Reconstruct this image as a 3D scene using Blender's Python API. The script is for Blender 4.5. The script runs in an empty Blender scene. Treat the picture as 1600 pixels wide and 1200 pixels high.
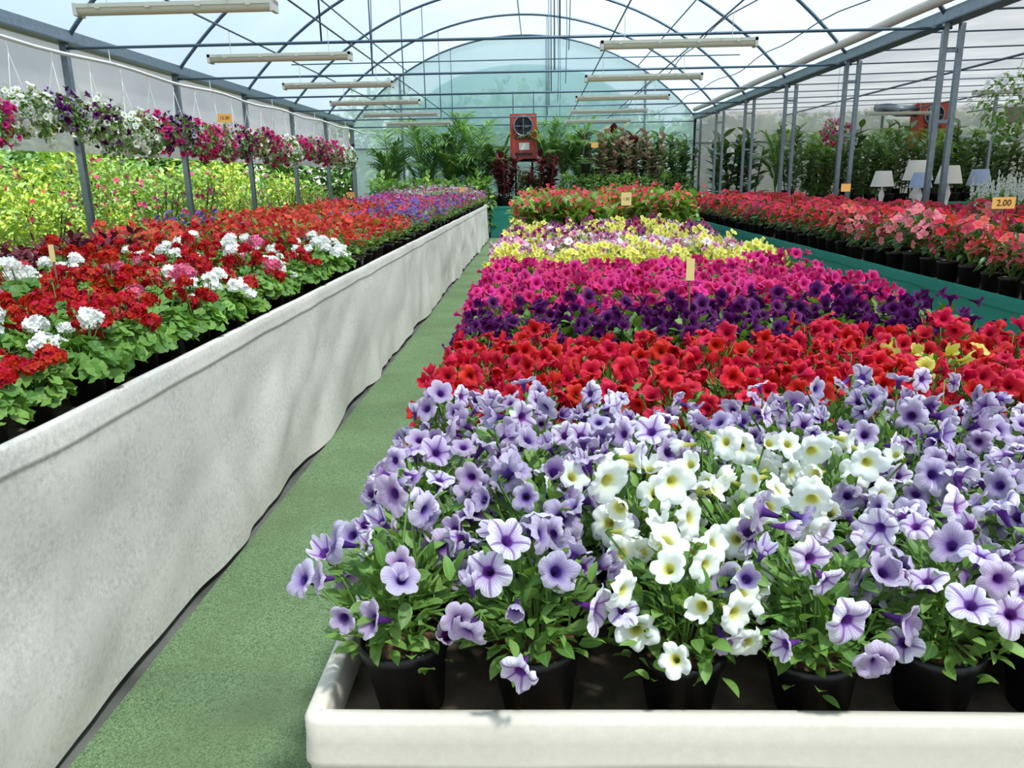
import bpy, math, numpy as np
from mathutils import Matrix, Vector, noise as mn
rng=np.random.default_rng(7)
PI=math.pi
S=bpy.context.scene
S.view_settings.view_transform='Standard'
S.view_settings.look='None'

# ------------------------------------------------------------ helpers
def A(*v): return np.array(v,dtype=float)
def nrm(v): 
    v=np.asarray(v,float); return v/(np.linalg.norm(v)+1e-9)
class T:
    def __init__(s,V,Q,UV,smooth=True): s.V=V; s.Q=Q; s.UV=UV; s.smooth=smooth
def gridT(P,UV,smooth=True):
    a,b=P.shape[:2]
    i,j=np.meshgrid(np.arange(a-1),np.arange(b-1),indexing='ij')
    k=(i*b+j).ravel()
    Q=np.stack([k,k+1,k+b+1,k+b],1)
    return T(P.reshape(-1,3),Q,UV.reshape(-1,2),smooth)
def frame_z(z,roll=0.0):
    z=nrm(z); h=A(0,0,1) if abs(z[2])<.95 else A(1,0,0)
    x=nrm(np.cross(h,z)); y=np.cross(z,x)
    c,s=math.cos(roll),math.sin(roll)
    return np.stack([x*c+y*s,-x*s+y*c,z],1)
def frame_leaf(d,roll=0.0,up=(0,0,1)):
    d=nrm(d); u=np.asarray(up,float)
    if abs(np.dot(d,u))>.97: u=A(1,0,0)
    x=nrm(np.cross(d,u)); z=np.cross(x,d)
    c,s=math.cos(roll),math.sin(roll)
    return np.stack([x*c+z*s,d,-x*s+z*c],1)
I3=np.eye(3)
class MB:
    def __init__(s): s.V=[];s.Q=[];s.UV=[];s.M=[];s.S=[];s.n=0
    def add(s,t,pos=(0,0,0),R=I3,sc=1.0,mat=0,ro=None):
        V=(t.V*np.asarray(sc))@R.T+np.asarray(pos,float)
        UV=t.UV if ro is None else t.UV+A(5.0*ro,0)
        s.V.append(V); s.Q.append(t.Q+s.n); s.UV.append(UV)
        s.M.append(np.full(len(t.Q),mat)); s.S.append(np.full(len(t.Q),t.smooth)); s.n+=len(V)
    def tube(s,pts,r,mat=0,n=8,r2=None,caps=True):
        pts=[np.asarray(p,float) for p in pts]; m=len(pts)
        P=np.zeros((m,n+1,3)); ang=np.linspace(0,2*PI,n+1)
        ref=None
        for i in range(m):
            d=nrm(pts[min(i+1,m-1)]-pts[max(i-1,0)])
            if ref is None: ref=A(0,0,1) if abs(d[2])<.9 else A(1,0,0)
            x=nrm(np.cross(d,ref)); y=np.cross(d,x)
            rr=r if r2 is None else r+(r2-r)*i/(m-1)
            P[i]=pts[i]+rr*(np.cos(ang)[:,None]*x+np.sin(ang)[:,None]*y)
        if caps and r>.008:
            P=np.concatenate([(pts[0]+(P[0]-pts[0])*.02)[None],P,(pts[-1]+(P[-1]-pts[-1])*.02)[None]])
        UV=np.zeros(P.shape[:2]+(2,)); UV[...,1]=np.linspace(0,1,P.shape[0])[:,None]; UV[...,0]=.5
        s.add(gridT(P,UV),mat=mat)
    def box(s,c,sz,mat=0,R=I3):
        c=np.asarray(c,float); h=np.asarray(sz,float)/2
        V=A(*[(x,y,z) for x in(-1,1) for y in(-1,1) for z in(-1,1)]).reshape(8,3)*h
        Q=np.array([[0,1,3,2],[4,6,7,5],[0,4,5,1],[2,3,7,6],[0,2,6,4],[1,5,7,3]])
        s.add(T(V,Q,np.full((8,2),.5),False),c,R,1,mat)
    def revolve(s,prof,pos=(0,0,0),mat=0,n=20,R=I3,smooth=True):
        ang=np.linspace(0,2*PI,n+1); P=np.zeros((len(prof),n+1,3))
        for i,(r,z) in enumerate(prof):
            P[i,:,0]=r*np.cos(ang);P[i,:,1]=r*np.sin(ang);P[i,:,2]=z
        UV=np.zeros(P.shape[:2]+(2,)); UV[...,0]=np.linspace(0,1,n+1)[None]; UV[...,1]=np.linspace(0,1,len(prof))[:,None]
        s.add(gridT(P,UV,smooth),pos,R,1,mat)
    def mesh(s,name,mats):
        V=np.concatenate(s.V);Q=np.concatenate(s.Q);UV=np.concatenate(s.UV)
        me=bpy.data.meshes.new(name)
        me.from_pydata(V.tolist(),[],Q.tolist())
        for m in mats: me.materials.append(m)
        me.polygons.foreach_set('material_index',np.concatenate(s.M).astype(np.int32))
        me.polygons.foreach_set('use_smooth',np.concatenate(s.S))
        ul=me.uv_layers.new(name='UVMap')
        li=np.zeros(len(me.loops),dtype=np.int32); me.loops.foreach_get('vertex_index',li)
        ul.data.foreach_set('uv',UV[li].astype(np.float32).ravel())
        me.update(); return me
    def obj(s,name,mats,parent=None):
        return put(name,s.mesh(name,mats),parent=parent)
def put(name,me,loc=(0,0,0),rot=0,sc=(1,1,1),parent=None,rx=0,ry=0):
    o=bpy.data.objects.new(name,me); S.collection.objects.link(o)
    o.location=loc; o.rotation_euler=(rx,ry,rot); o.scale=sc
    if parent: o.parent=parent
    return o
def empty(name,loc=(0,0,0)):
    o=bpy.data.objects.new(name,None); o.empty_display_size=.1
    S.collection.objects.link(o); o.location=loc; return o

# ------------------------------------------------------------ materials
def lin(c):
    return tuple(((x/255)/12.92 if x/255<=.04045 else ((x/255+.055)/1.055)**2.4) for x in c)+(1,)
def base(name):
    m=bpy.data.materials.new(name); m.use_nodes=True
    nt=m.node_tree; nt.nodes.clear(); out=nt.nodes.new('ShaderNodeOutputMaterial'); return m,nt,out
def N(nt,t,**k):
    n=nt.nodes.new(t)
    for a,b in k.items(): setattr(n,a,b)
    return n
def math_(nt,op,a,b=None,c=None,clamp=False):
    n=N(nt,'ShaderNodeMath',operation=op,use_clamp=clamp)
    for i,v in enumerate((a,b,c)):
        if v is None: continue
        if isinstance(v,(int,float)): n.inputs[i].default_value=v
        else: nt.links.new(v,n.inputs[i])
    return n.outputs[0]
def mixc(nt,f,a,b):
    n=N(nt,'ShaderNodeMix',data_type='RGBA')
    for idx,v in ((0,f),(6,a),(7,b)):
        if isinstance(v,(int,float,tuple)): n.inputs[idx].default_value=v
        else: nt.links.new(v,n.inputs[idx])
    return n.outputs[2]
def uvrand(nt):
    uv=N(nt,'ShaderNodeUVMap'); uv.uv_map='UVMap'
    sp=N(nt,'ShaderNodeSeparateXYZ'); nt.links.new(uv.outputs[0],sp.inputs[0])
    u,v=sp.outputs[0],sp.outputs[1]
    fl=math_(nt,'FLOOR',math_(nt,'DIVIDE',math_(nt,'ADD',u,.001),5.002))
    oi=N(nt,'ShaderNodeObjectInfo')
    w=N(nt,'ShaderNodeTexWhiteNoise',noise_dimensions='2D')
    cb=N(nt,'ShaderNodeCombineXYZ'); nt.links.new(fl,cb.inputs[0]); nt.links.new(oi.outputs['Random'],cb.inputs[1])
    nt.links.new(cb.outputs[0],w.inputs['Vector'])
    return u,v,w.outputs['Value'],w.outputs['Color']
def surf(nt,out,col,rough=.6,trans=.35,spec=.3,tcol=None,normal=None):
    p=N(nt,'ShaderNodeBsdfPrincipled'); p.inputs['Roughness'].default_value=rough
    p.inputs['Specular IOR Level'].default_value=spec
    if isinstance(col,tuple): p.inputs['Base Color'].default_value=col
    else: nt.links.new(col,p.inputs['Base Color'])
    if normal: nt.links.new(normal,p.inputs['Normal'])
    if trans<=0: nt.links.new(p.outputs[0],out.inputs[0]); return p
    t=N(nt,'ShaderNodeBsdfTranslucent')
    c=col if tcol is None else tcol
    if isinstance(c,tuple): t.inputs[0].default_value=c
    else: nt.links.new(c,t.inputs[0])
    mx=N(nt,'ShaderNodeMixShader'); mx.inputs[0].default_value=trans
    nt.links.new(p.outputs[0],mx.inputs[1]); nt.links.new(t.outputs[0],mx.inputs[2]); nt.links.new(mx.outputs[0],out.inputs[0])
    return p
def ramp(nt,f,stops):
    r=N(nt,'ShaderNodeValToRGB'); e=r.color_ramp.elements
    e[0].position=stops[0][0]; e[0].color=stops[0][1]; e[1].position=stops[-1][0]; e[1].color=stops[-1][1]
    for p,c in stops[1:-1]:
        x=e.new(p); x.color=c
    nt.links.new(f,r.inputs[0]); return r.outputs[0]
def petal_mat(name,stops,vein=None,vs=.6,star=None,trans=.35,var=.25,huev=.03,alt=None):
    m,nt,out=base(name)
    u,v,rv,rc=uvrand(nt)
    col=ramp(nt,v,[(p,lin(c)) for p,c in stops])
    if alt:
        c2=ramp(nt,v,[(p,lin(c)) for p,c in alt])
        col=mixc(nt,math_(nt,'GREATER_THAN',rv,.6),col,c2)
    if star:
        fr=math_(nt,'ABSOLUTE',math_(nt,'SUBTRACT',math_(nt,'FRACT',u),.5))
        wdt=math_(nt,'MULTIPLY_ADD',v,-.16,.22)
        f=math_(nt,'MULTIPLY',math_(nt,'SUBTRACT',wdt,fr),14.,clamp=True)
        f=math_(nt,'MULTIPLY',f,.75,clamp=True)
        f=math_(nt,'MULTIPLY',f,math_(nt,'GREATER_THAN',rv,.55))
        col=mixc(nt,f,col,lin(star))
    if vein:
        no=N(nt,'ShaderNodeTexNoise',noise_dimensions='1D'); no.inputs['Scale'].default_value=8; nt.links.new(v,no.inputs['W'])
        uu=math_(nt,'ADD',u,math_(nt,'MULTIPLY',no.outputs[0],.12))
        s=math_(nt,'SINE',math_(nt,'MULTIPLY',uu,2*PI*7))
        s=math_(nt,'MULTIPLY',math_(nt,'ADD',s,-.1,clamp=True),vs*1.6)
        s2=math_(nt,'SINE',math_(nt,'MULTIPLY',uu,2*PI*3))
        s=math_(nt,'ADD',s,math_(nt,'MULTIPLY',math_(nt,'ADD',s2,-.6,clamp=True),vs))
        fade=math_(nt,'MULTIPLY_ADD',v,-1.15,1.25,clamp=True)
        col=mixc(nt,math_(nt,'MULTIPLY',s,fade,clamp=True),col,lin(vein))
    h=N(nt,'ShaderNodeHueSaturation'); nt.links.new(col,h.inputs['Color'])
    nt.links.new(math_(nt,'MULTIPLY_ADD',rv,var,1-var*.7),h.inputs['Value'])
    sc=N(nt,'ShaderNodeSeparateColor'); nt.links.new(rc,sc.inputs[0])
    nt.links.new(math_(nt,'MULTIPLY_ADD',sc.outputs[1],huev,.5-huev/2),h.inputs['Hue'])
    surf(nt,out,h.outputs[0],.55,trans,.2); return m
def leaf_mat(name,c1,c2,rough=.45,trans=.3,rib=.35,spec=.4,ribc=None,var=.5):
    m,nt,out=base(name); u,v,rv,rc=uvrand(nt)
    col=mixc(nt,rv,lin(c1),lin(c2))
    f=math_(nt,'ABSOLUTE',math_(nt,'SUBTRACT',math_(nt,'FRACT',u),.5))
    f=math_(nt,'MULTIPLY',math_(nt,'MULTIPLY_ADD',f,-14.,1.,clamp=True),rib)
    col=mixc(nt,f,col,lin(ribc or (170,195,110)))
    tc=mixc(nt,.5,col,lin((150,190,30))) 
    h=N(nt,'ShaderNodeHueSaturation'); nt.links.new(col,h.inputs['Color'])
    sc=N(nt,'ShaderNodeSeparateColor'); nt.links.new(rc,sc.inputs[0])
    nt.links.new(math_(nt,'MULTIPLY_ADD',sc.outputs[1],var,1-var*.5),h.inputs['Value'])
    surf(nt,out,h.outputs[0],rough,trans,spec,tcol=tc if sum(c1)>120 and c1[1]>c1[0] else None); return m
def plain(name,c,rough=.6,metal=0,noise=0,nscale=20,c2=None,bump=0,spec=.4):
    m,nt,out=base(name)
    col=lin(c)
    if noise or c2:
        tc=N(nt,'ShaderNodeTexCoord'); no=N(nt,'ShaderNodeTexNoise'); no.inputs['Scale'].default_value=nscale; no.inputs['Detail'].default_value=6
        nt.links.new(tc.outputs['Object'],no.inputs['Vector'])
        f=math_(nt,'MULTIPLY_ADD',no.outputs[0],3.,-1.,clamp=True)
        col=mixc(nt,f,lin(c),lin(c2) if c2 else tuple(x*(1-noise) for x in lin(c)[:3])+(1,))
    p=surf(nt,out,col,rough,0,spec); p.inputs['Metallic'].default_value=metal
    if bump:
        b=N(nt,'ShaderNodeBump'); b.inputs['Strength'].default_value=bump; b.inputs['Distance'].default_value=.01
        nt.links.new(no.outputs[0],b.inputs['Height']); nt.links.new(b.outputs[0],p.inputs['Normal'])
    return m
def film_mat(name,c,transp=.5,tl=.6,c2=None,nscale=.5,tcol=(.95,.98,1,1)):
    m,nt,out=base(name)
    col=lin(c)
    if c2:
        tc=N(nt,'ShaderNodeTexCoord'); no=N(nt,'ShaderNodeTexNoise'); no.inputs['Scale'].default_value=nscale; no.inputs['Detail'].default_value=4
        nt.links.new(tc.outputs['Object'],no.inputs['Vector'])
        col=mixc(nt,math_(nt,'MULTIPLY_ADD',no.outputs[0],3.,-1.,clamp=True),lin(c),lin(c2))
    tr=N(nt,'ShaderNodeBsdfTransparent'); tr.inputs[0].default_value=tcol
    d=N(nt,'ShaderNodeBsdfDiffuse'); t=N(nt,'ShaderNodeBsdfTranslucent')
    for n in (d,t):
        if isinstance(col,tuple): n.inputs[0].default_value=col
        else: nt.links.new(col,n.inputs[0])
    a=N(nt,'ShaderNodeMixShader'); a.inputs[0].default_value=tl
    nt.links.new(d.outputs[0],a.inputs[1]); nt.links.new(t.outputs[0],a.inputs[2])
    b=N(nt,'ShaderNodeMixShader'); b.inputs[0].default_value=transp
    nt.links.new(a.outputs[0],b.inputs[1]); nt.links.new(tr.outputs[0],b.inputs[2]); nt.links.new(b.outputs[0],out.inputs[0])
    return m

M_pot=plain('black_plastic',(20,20,22),.4)
M_soil=plain('potting_soil',(118,84,60),.95,c2=(48,32,22),nscale=90,bump=1)
M_stem=plain('green_stem',(98,134,58),.6)
M_leafP=leaf_mat('petunia_leaf',(82,122,52),(124,158,78),.5,.27,.3)
M_leafG=leaf_mat('geranium_leaf',(80,126,54),(130,168,76),.5,.3,0)
M_leafD=leaf_mat('impatiens_leaf',(36,64,36),(64,98,48),.4,.2,.2)
M_leafB=leaf_mat('begonia_leaf',(94,140,58),(146,176,80),.4,.3,.2)
M_leafPalm=leaf_mat('palm_leaf',(110,152,92),(160,192,126),.4,.4,.2)
M_leafDk=leaf_mat('ficus_leaf',(50,82,58),(92,126,84),.25,.2,.4,.6)
M_leafRed=leaf_mat('burgundy_leaf',(74,26,34),(120,44,50),.35,.2,.3,ribc=(190,60,80))
M_leafVar=leaf_mat('variegated_ficus_leaf',(160,104,98),(150,162,118),.3,.25,.5,ribc=(230,180,166))
M_leafY=leaf_mat('golden_shrub_leaf',(150,176,54),(196,208,98),.5,.35,.1)
M_leafLG=leaf_mat('light_shrub_leaf',(108,150,64),(158,188,96),.5,.35,.1)
M_leafTree=leaf_mat('tree_leaf',(70,116,72),(110,150,94),.6,.3,0)
M_sans=leaf_mat('sansevieria_leaf',(72,104,60),(120,150,84),.4,.1,0)
M_trunk=plain('bark',(96,80,60),.9,noise=.4,nscale=30)

LAV=petal_mat('lavender_petunia_petal',[(0,(50,16,76)),(.30,(80,40,122)),(.40,(156,120,186)),(.62,(202,182,214)),(1,(222,208,228))],vein=(106,64,150),vs=.55,var=.24,alt=[(0,(60,14,84)),(.32,(112,52,144)),(.42,(208,182,222)),(.75,(234,224,238)),(1,(242,234,242))],star=(120,56,152),huev=.05)
WHT=petal_mat('white_petunia_petal',[(0,(150,150,30)),(.3,(214,204,70)),(.42,(240,242,210)),(.6,(248,249,244)),(1,(250,250,248))],vein=(222,226,190),vs=.3,var=.08,huev=0)
RED=petal_mat('red_petunia_petal',[(0,(100,4,24)),(.35,(180,14,38)),(.5,(220,30,54)),(1,(230,54,70))],vein=(176,14,34),vs=.5,huev=.02)
PUR=petal_mat('purple_petunia_petal',[(0,(34,4,30)),(.4,(76,10,74)),(1,(108,28,112))],vein=(46,6,46),vs=.6,huev=.04)
PNK=petal_mat('magenta_petunia_petal',[(0,(120,8,60)),(.4,(206,26,104)),(1,(232,68,144))],vein=(176,12,90),vs=.5,huev=.03)
YEL=petal_mat('yellow_petunia_petal',[(0,(190,180,20)),(.4,(226,214,74)),(1,(238,232,140))],var=.12,huev=.01)
MIX=petal_mat('pink_white_petunia_petal',[(0,(190,60,120)),(.4,(226,120,166)),(1,(240,196,216))],vein=(214,80,140),vs=.5,alt=[(0,(210,200,90)),(.5,(250,245,240)),(1,(250,248,246))])
MAV=petal_mat('mauve_petunia_petal',[(0,(60,20,80)),(.4,(136,60,120)),(1,(176,104,154))],alt=[(0,(120,10,60)),(1,(200,64,114))],vein=(90,30,90))
G_RED=petal_mat('red_geranium_petal',[(0,(140,6,14)),(1,(206,20,28))],var=.35,trans=.25)
G_WHT=petal_mat('white_geranium_petal',[(0,(232,228,216)),(1,(248,248,246))],var=.06,huev=0,trans=.25)
G_PNK=petal_mat('pink_geranium_petal',[(0,(210,60,110)),(1,(236,126,160))],trans=.25)
G_COR=petal_mat('coral_geranium_petal',[(0,(200,44,50)),(1,(228,84,80))],trans=.25)
I_RED=petal_mat('red_impatiens_petal',[(0,(150,8,40)),(.2,(198,28,56)),(1,(214,54,74))])
I_COR=petal_mat('coral_impatiens_petal',[(0,(180,24,50)),(.2,(222,70,78)),(1,(232,98,100))])
I_PNK=petal_mat('pink_impatiens_petal',[(0,(190,28,70)),(.2,(226,110,124)),(1,(234,140,150))])
I_LPK=petal_mat('pale_impatiens_petal',[(0,(220,70,100)),(.25,(240,190,198)),(1,(244,214,216))])
I_MAG=petal_mat('magenta_impatiens_petal',[(0,(130,10,60)),(1,(196,30,96))])
V_ORG=petal_mat('orange_red_petal',[(0,(196,40,34)),(1,(232,86,70))])
V_BLU=petal_mat('violet_blue_petal',[(0,(90,60,144)),(1,(140,110,190))])
V_LAV=petal_mat('pale_lilac_petal',[(0,(180,150,200)),(1,(226,206,230))])
V_PNK=petal_mat('rose_petal',[(0,(176,34,90)),(1,(220,84,142))])

# ------------------------------------------------------------ templates
def funnel(na,nr,ruffle=.07,ph=0.0,closed=0.0,reflex=.12,lob=.24):
    a=np.linspace(0,2*PI,na+1); s=np.linspace(0,1,nr)
    P=np.zeros((nr,na+1,3)); UV=np.zeros((nr,na+1,2))
    asym=1+.08*np.sin(a+ph)+.05*np.sin(2*a+ph*3)
    for i,t in enumerate(s):
        if t<.4:
            k=t/.4; r=.07+.15*k**1.5; z=-1.25+1.0*k
        else:
            k=(t-.4)/.6; r=.22+.78*k**(.85); z=-.25+.36*math.sin(k*PI*.5)-(.05+reflex)*k**3
        q=max(0,(t-.3)/.7)
        lobe=1-(1-((1-lob)+lob*1.1*np.abs(np.sin(2.5*a))**.55))*q
        rr=r*lobe*(1-closed*max(0,(t-.4)))*(1+(asym-1)*q)
        P[i,:,0]=rr*np.cos(a);P[i,:,1]=rr*np.sin(a)
        qq=max(0,t-.4)
        P[i,:,2]=z+(closed*qq*.8)+qq**1.5*ruffle*3*(np.sin(5*a+ph)*.5+np.sin(3*a+ph*2.3)*.7+.45*np.sin(11*a+ph)*t)-.10*qq*np.cos(5*a)-.05*qq*np.cos(10*a)
        UV[i,:,0]=a/(2*PI)*5*.9999; UV[i,:,1]=t if t>.4 else t*.75
    return gridT(P,UV)
F_HI=[funnel(40,9,.06,0),funnel(40,9,.10,1.2,0,.2),funnel(40,9,.12,2.9,.1,.25),funnel(40,9,.05,4.1,.3),funnel(40,9,.14,5.1,.6,.0),funnel(40,9,.10,.7,.0,.35),funnel(40,9,.14,3.6,.2,.3,.3),funnel(40,9,.12,2.2,.9,0),funnel(40,9,.16,1.7,.0,.4,.2)]
F_LO=[funnel(15,5,.06,0),funnel(15,5,.12,2),funnel(15,5,.1,4,.3),funnel(15,5,.12,5,.6)]
def flat5(na,nr,depth=.35,lob=.35,ph=0):
    a=np.linspace(0,2*PI,na+1); P=np.zeros((nr,na+1,3)); UV=np.zeros((nr,na+1,2))
    for i,t in enumerate(np.linspace(0.03,1,nr)):
        rr=t*(1-lob*t+lob*t*np.abs(np.sin(2.5*a))**.5)
        P[i,:,0]=rr*np.cos(a);P[i,:,1]=rr*np.sin(a);P[i,:,2]=-depth*(1-t)**1.3*.6+.08*t*np.sin(5*a+ph)
        UV[i,:,0]=a/(2*PI)*5*.9999;UV[i,:,1]=t
    return gridT(P,UV)
F5=flat5(20,3,.3,.35); F5i=flat5(20,4,.2,.26,1.0); F5s=flat5(10,2,.3,.3)
def leafT(nl,w=.25,fold=.12,droop=.25,shape=1.0,nu=3):
    v=np.linspace(0,1,nl); u=np.linspace(-1,1,nu)
    P=np.zeros((nl,nu,3));UV=np.zeros((nl,nu,2))
    for i,t in enumerate(v):
        ww=w*max(.02,math.sin(PI*min(1,t**shape*.97+.03))**.8)
        P[i,:,0]=u*ww;P[i,:,1]=t*(1-.15*droop*t);P[i,:,2]=np.abs(u)*fold*ww/w -droop*t*t+.1*droop*t
        UV[i,:,0]=(u+1)/2*.998;UV[i,:,1]=t
    return gridT(P,UV)
L_OV=leafT(6,.25,.08,.25,.9); L_LO=leafT(4,.28,.08,.25,.9); L_LAN=leafT(5,.17,.06,.3,.85)
L_STR=leafT(7,.07,.03,.5,.6); L_BLD=leafT(5,.07,.03,.02,.6); L_FIC=leafT(7,.27,.06,.2,.85); L_LFT=leafT(4,.06,.01,.3,.7)
def roundleaf(na=21,nr=3):
    a=np.linspace(.25,2*PI-.25,na+1)
    P=np.zeros((nr,na+1,3));UV=np.zeros((nr,na+1,2))
    for i,t in enumerate(np.linspace(.02,1,nr)):
        rr=t*(1+.07*np.cos(a*8)*(t**2)); P[i,:,0]=rr*np.sin(a)*-1;P[i,:,1]=-rr*np.cos(a)
        P[i,:,2]=.35*t*t*.6+.1*t*np.sin(a*5)
        UV[i,:,0]=a/(2*PI)*.99;UV[i,:,1]=t
    return gridT(P,UV)
L_RND=roundleaf()
def rdir(r,emin=-.1,emax=1.0):
    z=r.uniform(emin,emax); th=r.uniform(0,2*PI); c=math.sqrt(max(0,1-z*z)); return A(c*math.cos(th),c*math.sin(th),z)

def add_pot(mb,h=.11,rt=.068,rb=.05,n=24,mp=0,ms=1,pos=(0,0,0)):
    mb.revolve([(.002,.001),(rb,.001),(rt-.004,h-.018),(rt+.001,h-.017),(rt+.002,h),(rt-.004,h),(rt-.006,h-.012)],pos,mp,n)
    mb.revolve([(rt-.005,h-.012),(rt*.6,h-.004),(.001,h-.002)],pos,ms,n)

def petunia(seed,petals,leaf=None,nfl=15,hi=True,R=.115,H=.13,nleaf=280,fr=.0295,pot=True,probs=None,face=.5):
    r=np.random.default_rng(seed); mb=MB()
    if pot: add_pot(mb,n=28 if hi else 12)
    zc=.12
    for i in range(nleaf):
        d=rdir(r,-.02,1); q=r.uniform(.1,1)**.6
        zz=max(0,d[2]); k=.76+.24*min(1,zz*3)
        droop=-.03 if (hi and zz<.12 and r.random()<.5) else 0
        p=A(R*d[0]*q*k,R*d[1]*q*k,zc+H*zz*q+droop*(q>.7))
        mb.add(L_OV if hi else L_LO,p,frame_leaf(d*A(1,1,.7)+r.normal(0,.5,3)+A(0,0,.4),r.uniform(-.6,.6)),r.uniform(.022,.042) if hi else r.uniform(.045,.07),2,r.integers(0,60))
    ns=20 if hi else 0
    for i in range(ns):
        d=rdir(r,.1,1); e=A(R*d[0],R*d[1],zc+H*d[2])
        mb.tube([(d[0]*.02,d[1]*.02,zc-.02),e*A(.5,.5,1)*.8+A(0,0,.02),e],.0022,3,5)
    for i in range(nfl):
        z=1-((i+.5)/nfl)*.86; th=i*2.39996+r.uniform(-.6,.6)+seed; c=math.sqrt(max(0,1-z*z)); d=A(c*math.cos(th),c*math.sin(th),z)
        q=r.uniform(1.0,1.42)
        p=A(R*d[0]*q,R*d[1]*q,zc+.012+H*d[2]*q+r.uniform(-.02,.03))
        ax=nrm(d*A(.9,.9,.6)+A(0,-face,.12)+r.normal(0,.52,3))
        Fs=F_HI if hi else F_LO
        k=r.integers(0,len(Fs))
        s=fr*r.uniform(.8,1.18)
        mi=4 if len(petals)==1 else 4+int(r.choice(len(petals),p=probs))
        mb.add(Fs[k],p,frame_z(ax,r.uniform(0,6)),s,mi,r.integers(0,60))
        if hi:
            b=p-ax*s*1.2
            mb.tube([b+ax*.006,b-ax*.004,(p[0]*.55,p[1]*.55,zc+H*d[2]*.6)],.0028,3,5,r2=.0015)
            for q5 in range(4):
                t=q5*PI/2; o=frame_z(ax)@A(math.cos(t),math.sin(t),0)
                mb.add(L_LO,b-ax*.004,frame_leaf(ax*.8+o*.7,0,o),.014,2,r.integers(0,60))
    return mb.mesh('petunia_%d'%seed,[M_pot,M_soil,leaf or M_leafP,M_stem]+petals)
def geranium(seed,petal,numb=4,hi=True):
    r=np.random.default_rng(seed); mb=MB(); add_pot(mb,n=18); R=.125;H=.12;zc=.11
    for i in range(64):
        d=rdir(r,-.15,1); q=r.uniform(.4,1)**.6
        p=A(R*d[0]*q,R*d[1]*q,zc+max(-.02,H*d[2]*q))
        mb.tube([(0,0,zc-.01),p*A(.6,.6,1),p],.0018,3,4,caps=False)
        n=nrm(d*A(.8,.8,.8)+A(0,0,.6)+r.normal(0,.3,3))
        mb.add(L_RND,p,frame_z(n,r.uniform(0,6)),r.uniform(.022,.038),2,r.integers(0,60))
    for i in range(numb):
        th=i*2.4+seed; q=r.uniform(.25,.95) if numb>1 else .3
        c=A(R*q*math.cos(th),R*q*math.sin(th),zc+H+r.uniform(-.02,.10)-.04*q); rad=r.uniform(.024,.044)
        mb.tube([(0,0,zc),c*A(.7,.7,.75),c],.0028,3,5)
        n=int(30+(rad-.024)*700)
        for j in range(n):
            z=1-((j+.5)/n)*1.45; t2=j*2.39996; cc=math.sqrt(max(0,1-z*z)); d=A(cc*math.cos(t2),cc*math.sin(t2),z*.8)
            mb.add(F5 if hi else F5s,c+d*rad*r.uniform(.75,1.18),frame_z(d+r.normal(0,.35,3),r.uniform(0,6)),.0145*r.uniform(.8,1.2),4,r.integers(0,60))
    for i in range(2):
        th=r.uniform(0,6); c=A(R*.6*math.cos(th),R*.6*math.sin(th),zc+H+.06); mb.tube([(0,0,zc),c],.002,3,4)
        for j in range(6): mb.add(L_LO,c,frame_leaf(rdir(r,-1,.5)),.018,2,1)
    return mb.mesh('geranium_%d'%seed,[M_pot,M_soil,M_leafG,M_stem,petal])
def impatiens(seed,petal,nfl=20):
    r=np.random.default_rng(seed); mb=MB(); add_pot(mb,.14,.080,.060,14); R=.14;H=.21;zc=.19
    for i in range(100):
        d=rdir(r,-.02,1); q=r.uniform(.2,1)**.6; p=A(R*d[0]*q,R*d[1]*q,zc+max(-.02,H*d[2]*q))
        mb.add(L_LAN,p,frame_leaf(d*A(1,1,.5)+r.normal(0,.4,3),r.uniform(-.5,.5)),r.uniform(.07,.1),2,r.integers(0,60))
    for i in range(6):
        t=i*1.05; mb.tube([(0,0,.12),(.04*math.cos(t),.04*math.sin(t),.22)],.005,3,5)
    for i in range(nfl):
        z=1-((i+.5)/nfl)*.95; th=i*2.39996; c=math.sqrt(max(0,1-z*z)); d=A(c*math.cos(th),c*math.sin(th),z)
        p=A(R*d[0],R*d[1],zc+H*d[2])*r.uniform(1.02,1.15)
        mb.add(F5i,p,frame_z(d*A(1,1,.8)+A(0,-.35,.1)+r.normal(0,.35,3),r.uniform(0,6)),r.uniform(.032,.044),4,r.integers(0,60))
    return mb.mesh('impatiens_%d'%seed,[M_pot,M_soil,M_leafD,M_stem,petal])
def patch(seed,leaf,petals,size=.5,H=.22,nleaf=330,nfl=120,fs=.019,lt=None,ls=(.05,.09),pots=True,probs=None,zb=.05):
    r=np.random.default_rng(seed); mb=MB(); h=size/2
    if pots:
        for x in (-h/2,h/2):
            for y in (-h/2,h/2): add_pot(mb,.11,.08,.06,10,pos=(x,y,0))
    bump=lambda x,y: 1-.22*(math.sin(x*2*PI/.25+seed)**2+math.sin(y*2*PI/.25)**2)
    for i in range(nleaf):
        x,y=r.uniform(-h,h,2); z=zb+r.uniform(.2,1)**.6*H*bump(x,y)
        mb.add(lt or L_LO,(x,y,z),frame_leaf(rdir(r,-.1,1)+A(0,0,.3),r.uniform(-.6,.6)),r.uniform(*ls),2,r.integers(0,60))
    for i in range(nfl):
        x,y=r.uniform(-h,h,2)*1.03; z=zb+H*bump(x,y)*r.uniform(.85,1.25)
        mi=4+int(r.choice(len(petals),p=probs))
        mb.add(F5s if fs<.026 else F5i,(x,y,z),frame_z(rdir(r,.2,1)+A(0,-.5,.3),r.uniform(0,6)),fs*r.uniform(.8,1.3),mi,r.integers(0,60))
    return mb.mesh('patch_%d'%seed,[M_pot,M_soil,leaf,M_stem]+petals)
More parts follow.
